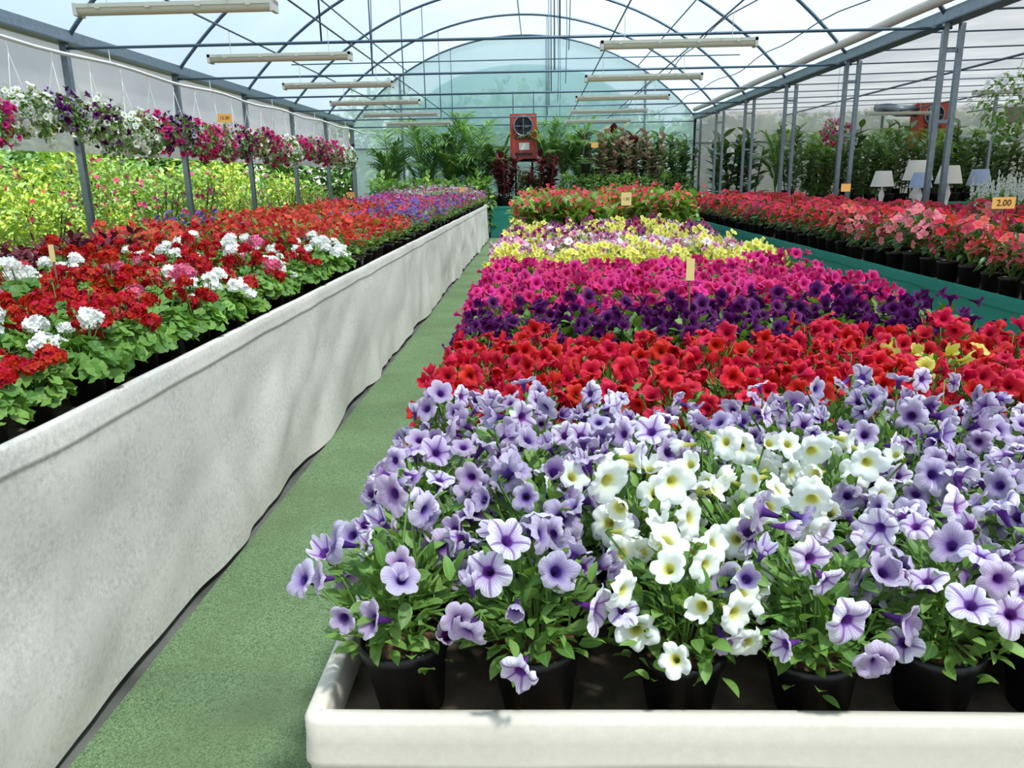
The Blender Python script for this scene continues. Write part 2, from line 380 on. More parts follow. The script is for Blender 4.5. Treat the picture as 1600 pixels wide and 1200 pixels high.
def bush(seed,mats,n=700,size=(.5,.5,.6),ls=.08,lt=None,flowers=None,nf=0,fs=.03,z0=0,stem=True):
    r=np.random.default_rng(seed); mb=MB(); s=A(*size)
    if stem:
        for i in range(7):
            d=rdir(r,.3,1); mb.tube([(0,0,z0-.1),tuple(d*s*.5+A(0,0,z0+s[2]*.5)),tuple(d*s*.85+A(0,0,z0+s[2]))],.012,0,5)
    for i in range(n):
        d=rdir(r,-1,1); q=r.uniform(.2,1)**.4*(1+.22*math.sin(d[0]*7+seed)*math.cos(d[1]*6+d[2]*5))
        p=d*s*q+A(0,0,z0+s[2])
        mb.add(lt or L_LO,p,frame_leaf(d+r.normal(0,.6,3),r.uniform(-.8,.8)),ls*r.uniform(.7,1.3),1+r.integers(0,len(mats)),r.integers(0,60))
    for i in range(nf):
        d=rdir(r,-.9,1); p=d*s*1.03+A(0,0,z0+s[2])
        mb.add(F5i,p,frame_z(d+r.normal(0,.3,3),0),fs*r.uniform(.8,1.2),1+len(mats)+(r.integers(0,len(flowers))),r.integers(0,60))
    return mb.mesh('bush_%d'%seed,[M_trunk]+mats+(flowers or []))

# ------------------------------------------------------------ camera
cam=bpy.data.cameras.new('camera'); co=bpy.data.objects.new('camera',cam); S.collection.objects.link(co); S.camera=co
cam.lens=27.0; cam.sensor_width=36; cam.clip_start=.05
th=math.radians(14.88); ps=math.radians(2.09); ph=.017
f=A(-math.sin(ps)*math.cos(th),math.cos(ps)*math.cos(th),-math.sin(th))
r0=A(math.cos(ps),math.sin(ps),0); u0=np.cross(r0,f)
r1=r0*math.cos(ph)-u0*math.sin(ph); u1=u0*math.cos(ph)+r0*math.sin(ph)
co.matrix_world=Matrix(((r1[0],u1[0],-f[0],0),(r1[1],u1[1],-f[1],0),(r1[2],u1[2],-f[2],1.6),(0,0,0,1)))

# ------------------------------------------------------------ world & sun
w=bpy.data.worlds.new('sky'); S.world=w; w.use_nodes=True; nt=w.node_tree; nt.nodes.clear()
wo=nt.nodes.new('ShaderNodeOutputWorld'); bg=nt.nodes.new('ShaderNodeBackground')
tc=nt.nodes.new('ShaderNodeTexCoord'); sp=nt.nodes.new('ShaderNodeSeparateXYZ'); nt.links.new(tc.outputs['Generated'],sp.inputs[0])
cr=ramp(nt,sp.outputs[2],[(0,(.86,.88,.86,1)),(.15,(.74,.85,.94,1)),(1,(.46,.65,.92,1))])
nt.links.new(cr,bg.inputs[0]); bg.inputs[1].default_value=1.35; nt.links.new(bg.outputs[0],wo.inputs[0])
sl=bpy.data.lights.new('sun','SUN'); sl.energy=9.6; sl.angle=math.radians(4.5); sl.color=(1,.96,.89)
so=bpy.data.objects.new('sun',sl); S.collection.objects.link(so)
so.rotation_euler=Vector((.42,-.34,1.0)).to_track_quat('Z','Y').to_euler(); so.location=(5,-5,12)

# ------------------------------------------------------------ ground / floor
XL,XR,YE,GZ=-5.8,4.9,25.0,3.3
XR2=16.0
def slab(name,x0,x1,y0,y1,z0,z1,mat):
    mb=MB(); mb.box(((x0+x1)/2,(y0+y1)/2,(z0+z1)/2),(x1-x0,y1-y0,z1-z0)); return mb.obj(name,[mat])
M_conc=plain('concrete',(112,110,104),.9,c2=(74,74,68),nscale=3,bump=.2)
M_grnd=plain('outside_ground',(170,165,140),1,c2=(120,140,80),nscale=.6)
slab('ground_outside',-40,45,-12,60,-.3,-.05,M_grnd)
slab('floor',XL,XR2,-4,YE,-.05,0,M_conc)
m,nt,out=base('green_carpet')
tc=N(nt,'ShaderNodeTexCoord')
n1=N(nt,'ShaderNodeTexNoise'); n1.inputs['Scale'].default_value=210; n1.inputs['Detail'].default_value=4
n2=N(nt,'ShaderNodeTexNoise'); n2.inputs['Scale'].default_value=1.8; n2.inputs['Detail'].default_value=9
n3=N(nt,'ShaderNodeTexNoise'); n3.inputs['Scale'].default_value=60; n3.inputs['Detail'].default_value=5
for n_ in (n1,n2,n3): nt.links.new(tc.outputs['Object'],n_.inputs['Vector'])
c=mixc(nt,math_(nt,'MULTIPLY_ADD',n1.outputs[0],3,-1,clamp=True),lin((72,96,64)),lin((138,160,118)))
c=mixc(nt,math_(nt,'MULTIPLY_ADD',n2.outputs[0],3.5,-1.6,clamp=True),c,lin((100,114,82)))
c=mixc(nt,math_(nt,'MULTIPLY_ADD',n3.outputs[0],3,-1.7,clamp=True),c,lin((66,86,56)))
b=N(nt,'ShaderNodeBump'); b.inputs['Strength'].default_value=.8; b.inputs['Distance'].default_value=.008; nt.links.new(n1.outputs[0],b.inputs['Height'])
surf(nt,out,c,.95,0,.1,normal=b.outputs[0]); M_carp=m
slab('green_aisle_carpet',-1.34,-.28,-1.5,22.2,0.0,.012,M_carp)
slab('green_aisle_carpet',1.98,2.86,-1.5,22.2,0.0,.012,M_carp)

# ------------------------------------------------------------ benches
def cloth_mat(name,c1,c2,c3,trans=.12,bump=.12):
    m,nt,out=base(name); tc=N(nt,'ShaderNodeTexCoord')
    n1=N(nt,'ShaderNodeTexNoise'); n1.inputs['Scale'].default_value=55; n1.inputs['Detail'].default_value=10; n1.inputs['Roughness'].default_value=.8
    n2=N(nt,'ShaderNodeTexNoise'); n2.inputs['Scale'].default_value=7; n2.inputs['Detail'].default_value=12; n2.inputs['Roughness'].default_value=.8
    for n_ in (n1,n2): nt.links.new(tc.outputs['Object'],n_.inputs['Vector'])
    c=mixc(nt,math_(nt,'MULTIPLY_ADD',n1.outputs[0],3.2,-1.1,clamp=True),lin(c1),lin(c2))
    c=mixc(nt,math_(nt,'MULTIPLY_ADD',n2.outputs[0],4,-1.6,clamp=True),c,lin(c3))
    b=N(nt,'ShaderNodeBump'); b.inputs['Strength'].default_value=bump; b.inputs['Distance'].default_value=.003; nt.links.new(n1.outputs[0],b.inputs['Height'])
    surf(nt,out,c,.9,trans,.1,normal=b.outputs[0]); return m
M_clw=cloth_mat('white_fleece_cloth',(184,177,170),(236,229,220),(222,214,205))
M_clf=cloth_mat('cream_fleece_cloth',(218,206,191),(235,225,211),(226,215,200))
M_clg=cloth_mat('green_cloth',(40,110,97),(58,130,114),(48,120,105),.05)
M_board=plain('bench_board',(110,92,76),.9,c2=(56,46,36),nscale=14,bump=.5)
M_leg=plain('galvanised_leg',(130,135,138),.4,.6)
def bench(name,x0,x1,y0,y1,zs,zr,cloth,hem=.02,wr=.02,seed=0,step=.05,rimw=1.0):
    e=empty(name)
    mb=MB(); mb.box(((x0+x1)/2,(y0+y1)/2,zs-.02),(x1-x0-.03,y1-y0-.03,.04)); mb.obj('bench_top',[M_board],e)
    mb=MB()
    ny=max(2,int((y1-y0)/2.5))
    for i in range(ny+1):
        for x in (x0+.12,x1-.12): mb.tube([(x,y0+.12+(y1-y0-.24)*i/ny,.0),(x,y0+.12+(y1-y0-.24)*i/ny,zs-.04)],.02,0,8)
    mb.obj('legs',[M_leg],e)
    rc=.025; pts=[];nor=[]
    def side(p,q,n):
        L=math.dist(p,q); k=max(2,int(L/step))
        for i in range(k): 
            t=i/(k-1); pts.append((p[0]+(q[0]-p[0])*t,p[1]+(q[1]-p[1])*t)); nor.append(n)
    def corner(c,a0):
        for i in range(1,5):
            a=a0+i*PI/10; pts.append((c[0]+rc*math.cos(a),c[1]+rc*math.sin(a))); nor.append((math.cos(a),math.sin(a)))
    side((x1,y0+rc),(x1,y1-rc),(1,0)); corner((x1-rc,y1-rc),0)
    side((x1-rc,y1),(x0+rc,y1),(0,1)); corner((x0+rc,y1-rc),PI/2)
    side((x0,y1-rc),(x0,y0+rc),(-1,0)); corner((x0+rc,y0+rc),PI)
    side((x0+rc,y0),(x1-rc,y0),(0,-1)); corner((x1-rc,y0+rc),1.5*PI)
    pts.append(pts[0]); nor.append(nor[0])
    prof=[(-.030*rimw,zs-.01),(-.028*rimw,zr-.010),(-.025*rimw,zr-.002),(-.014*rimw,zr),(-.004,zr-.002),(.001,zr-.009),(.002,zr-.04),(.005,zr-.070),(.006,zr-.078),(.001,zr-.084),(.0,zr-.10)]
    nd=22; n0=len(prof)
    for i in range(1,nd+1): prof.append((.016*i/nd,(zr-.10)*(1-i/nd)))
    P=np.zeros((len(prof),len(pts),3));UV=np.zeros((len(prof),len(pts),2))
    s=0
    for j,(p,n_) in enumerate(zip(pts,nor)):
        if j: s+=math.dist(p,pts[j-1])
        sag=.007*mn.noise((s*1.3,seed,0))
        sw=s+.15*mn.noise((s*.7,3.,seed))
        for i,(o,z) in enumerate(prof):
            dn=max(0,(zr-z)/zr) if i>5 else 0
            fold=math.sin((sw+dn*.25)*2*PI/.62)*.35+math.sin((sw-dn*.4)*2*PI/.27+1.3)*.22*mn.noise((s*.8,1.,seed+2.))*2
            wob=wr*(mn.noise((s*1.3,dn*1.6+seed,3.))*1.3+fold*max(0,mn.noise((s*.6,dn,seed+9.))+.3)*1.2)*min(1,dn*2.2)
            crease=.014*abs(mn.noise((s*1.4+dn*2.6,dn*1.5,seed+6.)))*(1 if i>=n0 else 0)
            lift=(hem+hem*1.4*mn.noise((s*1.3,seed*3.,9.)))*dn**2
            dd=o+max(wob+crease,-.012)
            P[i,j]=(p[0]+n_[0]*dd,p[1]+n_[1]*dd,max(z,.001)+lift+(sag if i>1 else 0)+(.012*mn.noise((s*2.2,5.,seed)) if n0-5<i<n0 else 0))
            UV[i,j]=(s,z)
    mb=MB(); mb.add(gridT(P,UV)); mb.obj('cloth_skirt',[cloth],e)
    return e
bench('left_flower_bench',-3.65,-1.38,-1.2,21.6,.90,.955,M_clw,.035,.040,1,.035,1.2)
bench('petunia_display_bench',-.34,1.92,.915,14.2,.80,.872,M_clf,.015,.018,2,.02)
bench('impatiens_display_bench',2.9,4.65,3.2,16.0,.81,.85,M_clg,.01,.05,3,.035)
bench('foliage_display_bench',-1.35,4.6,22.4,24.4,.84,.88,M_clg,.01,.02,4)
bench('foliage_display_bench',6.4,15.0,20.6,23.6,.84,.88,M_clg,.01,.02,5)
bench('shrub_display_bench',-5.3,-4.3,3.0,21.0,.60,.64,M_clg,.01,.02,6,.1)

# ------------------------------------------------------------ petunia beds
def scatter(name,meshes,pts,child='potted_plant',rotv=.6,scv=.1,weights=None,lean=0.0):
    e=empty(name)
    for p in pts:
        me=meshes[int(rng.choice(len(meshes),p=weights))]
        s=1+rng.uniform(-scv,scv); mx=1 if rng.random()<.5 else -1
        put(child,me,(p[0],p[1],p[2]),rng.uniform(-rotv,rotv),(s*mx,s,s*rng.uniform(.92,1.1)),e,rx=rng.uniform(-lean,lean),ry=rng.uniform(-lean,lean))
    return e
lav=[petunia(s,[LAV],nfl=n) for s,n in ((11,26),(12,19),(13,27),(14,22),(15,29),(16,25))]
wht=[petunia(s,[WHT],nfl=n,fr=.032,face=.7) for s,n in ((21,24),(22,21),(23,19))]
red=[petunia(s,[RED],nfl=27,fr=.032,nleaf=130) for s in (31,32,33)]
pur=[petunia(s,[PUR],nfl=26,hi=False,nleaf=90,R=.12,H=.14) for s in (41,42,43)]
pnk=[petunia(s,[PNK],nfl=30,hi=False,nleaf=80,R=.12,H=.14) for s in (51,52,53)]
yel=[petunia(s,[YEL],nfl=26,hi=False,nleaf=70,R=.12,H=.14) for s in (61,62)]
mix=[petunia(s,[MIX],nfl=26,hi=False,nleaf=70,R=.12,H=.14) for s in (71,72)]
mav=[petunia(s,[MAV],nfl=24,hi=False,nleaf=80,R=.12,H=.14) for s in (81,82)]
yel1=petunia(63,[YEL],nfl=14)
ZB=.80
row1=[-.205,-.005,.215,.42,.60,.78,.97,1.16,1.36,1.56,1.76]
row2=[-.21,-.02,.17,.37,.58,.77,.96,1.16,1.36,1.56,1.76]
lavp=[];whtp=[]
for i,x in enumerate(row1): (whtp if i==2 else lavp).append((x,1.045,ZB))
for i,x in enumerate(row2): (whtp if i in(2,3) else lavp).append((x+rng.uniform(-.01,.01),1.235,ZB))
def rows(ys,x0=-.215,x1=1.79,dx=.195,j=.015,z=ZB):
    o=[]
    for k,y in enumerate(ys):
        for x in np.arange(x0,x1,dx): o.append((x+rng.uniform(-j,j),y+rng.uniform(-j,j),z))
    return o
for p in rows([1.43,1.61,1.79]):
    (whtp if (p[1]<1.5 and (.3<p[0]<.5 or .5<p[0]<.7)) else lavp).append(p)
scatter('lavender_petunia_bed',lav,lavp,'potted_lavender_petunia',.5,.10,lean=.10)
scatter('white_petunia_bed',wht,whtp,'potted_white_petunia',.4,.06,lean=.06)
rp=rows([1.99,2.18,2.37,2.56])
yp=[p for p in rp if abs(p[0]-1.15)<.1 and p[1]>2.1 and p[1]<2.3]
scatter('red_petunia_bed',red,[p for p in rp if p not in yp],'potted_red_petunia',.6,.08)
scatter('yellow_petunia_bed',[yel1],yp,'potted_yellow_petunia')
XE=1.56
scatter('purple_petunia_bed',pur,rows([2.78,2.97,3.16],x1=XE),'potted_purple_petunia',scv=.12)
scatter('magenta_petunia_bed',pnk,rows(np.arange(3.36,4.75,.195),x1=XE),'potted_magenta_petunia',scv=.14)
scatter('yellow_petunia_bed',yel,rows(np.arange(4.95,5.7,.195),x1=XE+.05),'potted_yellow_petunia')
scatter('pink_white_petunia_bed',mix+yel,rows(np.arange(5.75,7.2,.195),x1=XE+.05),'potted_pink_petunia',weights=[.4,.4,.1,.1])
scatter('mauve_petunia_bed',mav+mix+yel,rows(np.arange(7.3,9.3,.195),x1=XE+.1),'potted_mauve_petunia',weights=[.25,.25,.1,.1,.15,.15])
beg=[patch(s,M_leafB,[I_COR,I_RED],.5,.50,300,80,.030,L_OV,(.10,.17),probs=[.8,.2]) for s in (101,102)]
scatter('begonia_bed',beg,[(x,y,ZB) for x in (-.02,.42,.89,1.36,1.68) for y in np.arange(9.9,14,.48)],'begonia_patch')

# ------------------------------------------------------------ left bench
gr=[geranium(s,G_RED,n) for s,n in ((201,4),(202,5))]; gw=[geranium(s,G_WHT,n) for s,n in ((211,3),(212,3))]
gp=[geranium(221,G_PNK,3)]; gc=[geranium(s,G_COR,4) for s in (231,)]; g0=[geranium(241,G_RED,0)]
pts=[];edge=[]
for y in np.arange(.9,6.0,.215):
    for x in np.arange(-1.52,-3.6,-.215):
        if x<-3.1 and y>4.4: continue
        (edge if x>-1.6 else pts).append((x+rng.uniform(-.02,.02),y+rng.uniform(-.02,.02),.90))
e1=scatter('geranium_bed',gr+gw+gp+gc+g0,pts,'potted_geranium',3.1,.18,weights=[.24,.22,.15,.13,.08,.10,.08])
for p in edge:
    me=(gr+gw+gp+gc+g0)[int(rng.choice(7,p=[.26,.14,.12,.12,.03,.05,.28]))]; s=rng.uniform(.85,1.05)
    put('potted_geranium',me,p,rng.uniform(0,6),(s,s,s),e1)
pa=[patch(s,M_leafP,[V_ORG,G_RED,V_BLU],.5,.28,300,190,.024,L_LAN,(.05,.09),probs=[.78,.16,.06]) for s in (301,302)]
pb=[patch(s,M_leafP,[V_BLU,V_ORG,V_PNK],.5,.28,300,190,.024,L_LAN,(.05,.09),probs=[.7,.15,.15]) for s in (311,312)]
pc=[patch(s,M_leafP,[V_PNK,V_BLU,V_LAV],.5,.30,260,190,.024,L_LAN,(.05,.09),probs=[.5,.3,.2]) for s in (321,322)]
pd=[patch(s,M_leafLG,[V_LAV,V_PNK],.5,.42,300,110,.024,L_LAN,(.05,.09),probs=[.7,.3]) for s in (331,)]
pe=[patch(s,M_leafRed,[V_ORG],.5,.26,330,8,.019,L_OV,(.06,.1)) for s in (341,)]
def pp(y0,y1,xs=(-1.66,-2.14,-2.62,-3.10,-3.45)): return [(x,y,.90) for y in np.arange(y0,y1,.48) for x in xs]
scatter('coleus_bed',pe,[(x,y,.90) for x in (-3.35,) for y in (4.6,5.08,5.56,5.9)],'coleus_patch',3.1)
scatter('orange_verbena_bed',pa+pb,pp(6.15,8.9),'verbena_patch',3.1,weights=[.45,.45,.05,.05])
q=pp(9.0,14.0)
scatter('blue_verbena_bed',pb+pa,[p for p in q if p[0]>-2.4],'verbena_patch',3.1,weights=[.4,.4,.1,.1])
scatter('orange_verbena_bed',pa+pe,[p for p in q if p[0]<-2.4],'verbena_patch',3.1,weights=[.42,.40,.18])
scatter('rose_verbena_bed',pc,pp(14.1,18),'verbena_patch',3.1)
scatter('lilac_verbena_bed',pd+pc,pp(18.1,21.4),'verbena_patch',3.1,weights=[.6,.2,.2])
scatter('coleus_and_shrub_plants',pe+[bush(351,[M_leafLG,M_leafRed],300,(.24,.24,.2),.08),bush(352,[M_leafP,M_leafY],300,(.24,.24,.22),.08)],
   [(x,y,.60) for y in np.arange(3.3,20.8,.5) for x in (-4.58,-5.02)],'shrub_patch',3.1,weights=[.4,.3,.3])

# ------------------------------------------------------------ impatiens bench
ir=[impatiens(s,I_RED) for s in (401,402)]; ic=[impatiens(403,I_COR)]; ip=[impatiens(404,I_PNK)]; il=[impatiens(405,I_LPK)]; im=[impatiens(406,I_MAG)]
def ib(y0,y1): return [(x+rng.uniform(-.03,.03),y+rng.uniform(-.03,.03),.81) for y in np.arange(y0,y1,.28) for x in np.arange(3.08,4.6,.29)]
A_=ir+ic+ip+il+im
scatter('pink_impatiens_bed',A_,ib(3.4,5.3),'potted_impatiens',.6,.16,weights=[.12,.10,.50,.20,.06,.02])
scatter('coral_impatiens_bed',A_,ib(5.3,7.9),'potted_impatiens',.6,.16,weights=[.26,.22,.40,.07,.0,.05])
scatter('red_impatiens_bed',A_,ib(7.9,15.8),'potted_impatiens',.6,.16,weights=[.45,.42,.06,.0,.0,.07])

# ------------------------------------------------------------ greenhouse frame
M_gal=plain('galvanised_steel',(128,138,148),.35,.7,noise=.2)
M_galD=plain('dark_steel_tube',(84,104,122),.45,.4)
M_whp=plain('white_plastic',(228,228,224),.5)
frame=empty('greenhouse_frame')
W=(XR-XL)/2; XC=(XL+XR)/2; RISE=2.5; RR=(W*W+RISE*RISE)/(2*RISE); a_m=math.asin(W/RR)
def arc(k,off=0):
    a=k*a_m; return XC+(RR+off)*math.sin(a), GZ+RISE-RR+(RR+off)*math.cos(a)
ys=[YE-3*k for k in range(10)]
mb=MB()
for y in ys:
    mb.tube([(arc(k)[0],y,arc(k)[1]) for k in np.linspace(-1,1,41)],.028,0,8)
for k in (-.6,0,.6):
    x,z=arc(k,-.03); mb.tube([(x,-2,z),(x,YE,z)],.016,0,6)
mb.obj('roof_arches',[M_galD],frame)
mb=MB()
for i,y in enumerate(ys):
    mb.tube([(XL,y,GZ-.05),(XR,y,GZ-.05)],.018,0,8)
    if i%2==1: mb.tube([(XL+1.0,y,GZ+.55),(XR-1.0,y,GZ+.55)],.012,0,6)
    for k in (-.36,.12):
        x,z=arc(k); mb.tube([(x,y,GZ-.05),(x,y,z)],.012,0,6)
mb.obj('tie_bars',[M_galD],frame)
mb=MB()
for y in ys:
    mb.box((XL,y,GZ/2),(.08,.08,GZ)); 
    mb.box((XR-.07,y,GZ/2),(.06,.06,GZ)); mb.box((XR+.12,y,GZ/2),(.06,.06,GZ))
    for z in (1.2,2.2,3.0): mb.box((XR+.02,y,z),(.2,.03,.04))
for y in ys:
    mb.box((XR2-.1,y,GZ/2),(.08,.08,GZ)); mb.box((10.5,y,GZ/2),(.06,.06,GZ))
mb.obj('posts',[M_gal],frame)
mb=MB()
for x in (XL,XR): 
    mb.box((x,(YE-4)/2,GZ+.02),(.22,YE+4,.03)); mb.box((x-.11,(YE-4)/2,GZ+.08),(.015,YE+4,.13)); mb.box((x+.11,(YE-4)/2,GZ+.08),(.015,YE+4,.13))
mb.obj('gutters',[M_gal],frame)
mb=MB()
for x in (XL+.05,XL+1.6,XR-1.6,XR-.05): 
    k=math.asin((x-XC)/RR)/a_m; mb.box((x,YE,arc(k)[1]/2),(.06,.06,arc(k)[1]))
mb.box((XC,YE,2.6),(XR-XL,.05,.05)); mb.box(((XR+XR2)/2,YE,2.6),(XR2-XR,.05,.05))
mb.obj('gable_studs',[M_gal],frame)
M_film=film_mat('roof_film',(188,206,216),.42,.62,c2=(172,190,202),nscale=.4,tcol=(.84,.93,.98,1))
M_filmL=film_mat('side_film',(214,202,206),.18,.6,c2=(180,174,182),nscale=.8)
M_filmG=film_mat('gable_film',(218,236,240),.28,.65,c2=(200,224,230),nscale=.35,tcol=(.86,.96,.97,1))
M_netG=film_mat('green_shade_net',(168,206,200),.45,.55,c2=(146,192,182),nscale=1.2,tcol=(.76,.92,.88,1))
M_shade=film_mat('shade_screen',(188,190,190),.08,.42,c2=(164,168,170),nscale=.8)
ks=np.linspace(-1,1,49); yy=np.linspace(-4,YE,30)
P=np.array([[(arc(k,.035)[0],y,arc(k,.035)[1]) for k in ks] for y in yy]); mb=MB(); mb.add(gridT(P,np.zeros(P.shape[:2]+(2,)))); mb.obj('ceiling_roof_film',[M_film])
P=np.array([[(x,YE+.04,zz*t) for t in (0,.25,.5,.75,1)] for x,zz in [(arc(k)[0],arc(k)[1]) for k in ks]]); mb=MB(); mb.add(gridT(P,np.zeros(P.shape[:2]+(2,)))); mb.obj('wall_back',[M_filmG])
P=np.array([[(x,YE+.10+.01*math.sin(x*9),z0_*t) for t in np.linspace(0,1,5)] for x,z0_ in [(XC+(k)*3.4,3.3+1.7*math.sqrt(max(0,1-k*k))) for k in np.linspace(-1,1,33)]]); mb=MB(); mb.add(gridT(P,np.zeros(P.shape[:2]+(2,)))); mb.obj('gable_shade_net',[M_netG])
def sheet(name,a,b,c,d,mat,n=30,amp=0.0):
    a,b,c,d=[A(*v) for v in (a,b,c,d)]; P=np.zeros((n,8,3))
    for i in range(n):
        for j in range(8):
            s,t=i/(n-1),j/7; P[i,j]=(a*(1-s)+b*s)*(1-t)+(d*(1-s)+c*s)*t
            P[i,j]+=amp*A(math.sin(i*1.7+j),0,math.cos(i*1.3)*.6)
    mb=MB(); mb.add(gridT(P,np.zeros((n,8,2)))); return mb.obj(name,[mat])
sheet('wall_left',(XL-.06,-4,2.02),(XL-.06,YE,2.02),(XL-.06,YE,GZ+.05),(XL-.06,-4,GZ+.05),M_filmL,60,.012)
sheet('wall_left_skirt',(XL-.06,-4,0),(XL-.06,YE,0),(XL-.06,YE,.7),(XL-.06,-4,.7),M_filmL,60,.008)
sheet('wall_back_side_bay',(XR,YE+.04,0),(XR2,YE+.04,0),(XR2,YE+.04,GZ+.3),(XR,YE+.04,GZ+.3),M_filmL,20,.0)
sheet('wall_right',(XR2,-4,0),(XR2,YE,0),(XR2,YE,GZ+.3),(XR2,-4,GZ+.3),M_filmL,30,.0)
sheet('ceiling_shade_screen',(XR+.2,-4,GZ+.2),(XR+.2,YE,GZ+.2),(XR2,YE,GZ+.35),(XR2,-4,GZ+.35),M_shade,80,.015)
mb=MB()
for y in np.arange(-3.5,YE,1.5): mb.tube([(XR+.2,y,GZ+.14),(XR2,y,GZ+.28)],.012,0,6)
for x in (7.5,10.5,13): mb.tube([(x,-4,GZ+.05),(x,YE,GZ+.05)],.02,0,6)
mb.obj('side_bay_tubes',[M_galD],frame)
mb=MB(); mb.tube([(XR-.20,y,GZ+.24+.006*math.sin(y*1.9)) for y in np.arange(-4,YE-.5,.4)],.065,0,10); mb.obj('rolled_film_curtain',[M_clw],frame)
mb=MB(); mb.tube([(-5.25,y,3.05+.02*math.sin(y*2)) for y in np.arange(-3,YE-.2,.5)],.022,0,8)
for y in ys[:-1]: mb.tube([(-5.25,y,3.05),(-5.25,y,GZ-.05)],.006,0,5)
mb.obj('basket_hanging_pipe',[M_whp],frame)
mb=MB()
for x in (2.2,3.4):
    mb.tube([(x+.05*math.sin(y),y,3.34+.03*math.sin(y*2.1)) for y in np.arange(-2,24,.5)],.008,0,5)
for (x,y) in ((.35,9.0),(.42,12.0),(.38,15.),(-1.9,9.5),(.5,18)):
    mb.tube([(x,y,4.8),(x+.02,y,3.6),(x,y,2.95)],.006,0,5)
mb.obj('hoses_and_cables',[M_galD],frame)

# ------------------------------------------------------------ fluorescent fixtures
M_fx=plain('fixture_housing',(186,186,176),.5); M_df=plain('fixture_diffuser',(216,214,198),.3)
mb=MB(); L=1.6
mb.box((0,0,.0),(L,.13,.03),0)
P=np.array([[(x,.055*math.cos(a),-.015-.05*math.sin(a)) for a in np.linspace(0,PI,9)] for x in (-L/2+.03,L/2-.03)]); mb.add(gridT(P,np.zeros((2,9,2))),mat=1)
for x in (-L/2+.015,L/2-.015): mb.box((x,0,-.025),(.03,.13,.09),0)
for x in (-.6,-.2,.2,.6): mb.box((x,.066,-.01),(.04,.01,.03),0); mb.box((x,-.066,-.01),(.04,.01,.03),0)
for x in (-.55,.55): mb.tube([(x,0,.01),(x,0,.26)],.004,0,5,caps=False)
fxm=mb.mesh('fixture',[M_fx,M_df])
for y in (6.55,9.1,11.7,14.3,16.9,19.5): put('fluorescent_light_fixture',fxm,(-2.85,y,2.98))
for y in (5.9,8.6,11.3,14.0,16.7,19.4): put('fluorescent_light_fixture',fxm,(1.46,y,2.95))
for y in (11.3,16,21): put('fluorescent_light_fixture',fxm,(9.2,y,3.1))
mb=MB()
for x in (-2.85-.55,-2.85+.55,1.46-.55,1.46+.55): mb.tube([(x,-2,GZ-.05),(x,24,GZ-.05)],.010,0,6)
mb.obj('lamp_rails',[M_galD],frame)

# ------------------------------------------------------------ hanging baskets
def basket(seed,petals,n=120,R=.27):
    r=np.random.default_rng(seed); mb=MB()
    mb.revolve([(.002,-.16),(.09,-.16),(.14,-.02),(.15,-.02),(.15,0),(.135,0),(.13,-.02),(.001,-.02)],(0,0,0),0,16)
    for i in range(3):
        t=i*2.094; mb.tube([(.14*math.cos(t),.14*math.sin(t),0),(0,0,.62)],.005,0,5,caps=False)
    mb.tube([(0,0,.62),(0,0,.68),(.02,0,.72),(0,0,.77)],.005,0,5,caps=False)
    for i in range(480):
        d=rdir(r,-.85,.9); q=r.uniform(.4,1)**.5*(1+.15*math.sin(d[0]*5+seed)); p=d*A(R,R,R*.85)*q+A(0,0,.02)
        mb.add(L_LO,p,frame_leaf(d+A(0,0,-.3)+r.normal(0,.5,3),0),r.uniform(.05,.08),1,r.integers(0,60))
    for i in range(n):
        d=rdir(r,-.85,.95); p=d*A(R,R,R*.9)*r.uniform(.95,1.2)*(1+.15*math.sin(d[0]*5+seed))+A(0,0,.02)
        mb.add(F_LO[r.integers(0,3)],p,frame_z(d+r.normal(0,.4,3),r.uniform(0,6)),.042*r.uniform(.8,1.2),2+r.integers(0,len(petals)),r.integers(0,60))
    return mb.mesh('basket_%d'%seed,[M_whp,M_leafP]+petals)
bm=[basket(501,[PNK],140,.29),basket(502,[WHT,WHT,PUR],120,.31),basket(503,[PUR,PUR,LAV],120,.28),basket(504,[PNK,PUR],130,.29),basket(505,[WHT],110,.31),basket(506,[MIX,PNK],120,.29)]
seq=[0,5,0,4,2,1,4,3,2,0,5,3,1,0,5,4,0,5,3,5,0,4,1,0,0]
for i,y in enumerate(np.arange(5.9,22.2,.72)):
    s=rng.uniform(.88,1.14)
    put('hanging_petunia_basket',bm[seq[i%len(seq)]],(-5.25,y,3.05-.77*s),rng.uniform(0,6),(s,s,s))
hb=basket(510,[G_WHT],40,.42)
def hang(me,x,y,z,s=1):
    o=put('hanging_basket',me,(x,y,z),0,(s,s,s)); mb=MB(); mb.tube([(0,0,.74),(0,0,(GZ+.12-z)/s)],.004,0,5); c=mb.obj('hanger_wire',[M_gal],o); return o
hang(hb,4.95,8.5,2.25)
hang(bm[5],5.2,14.3,2.3,.8)

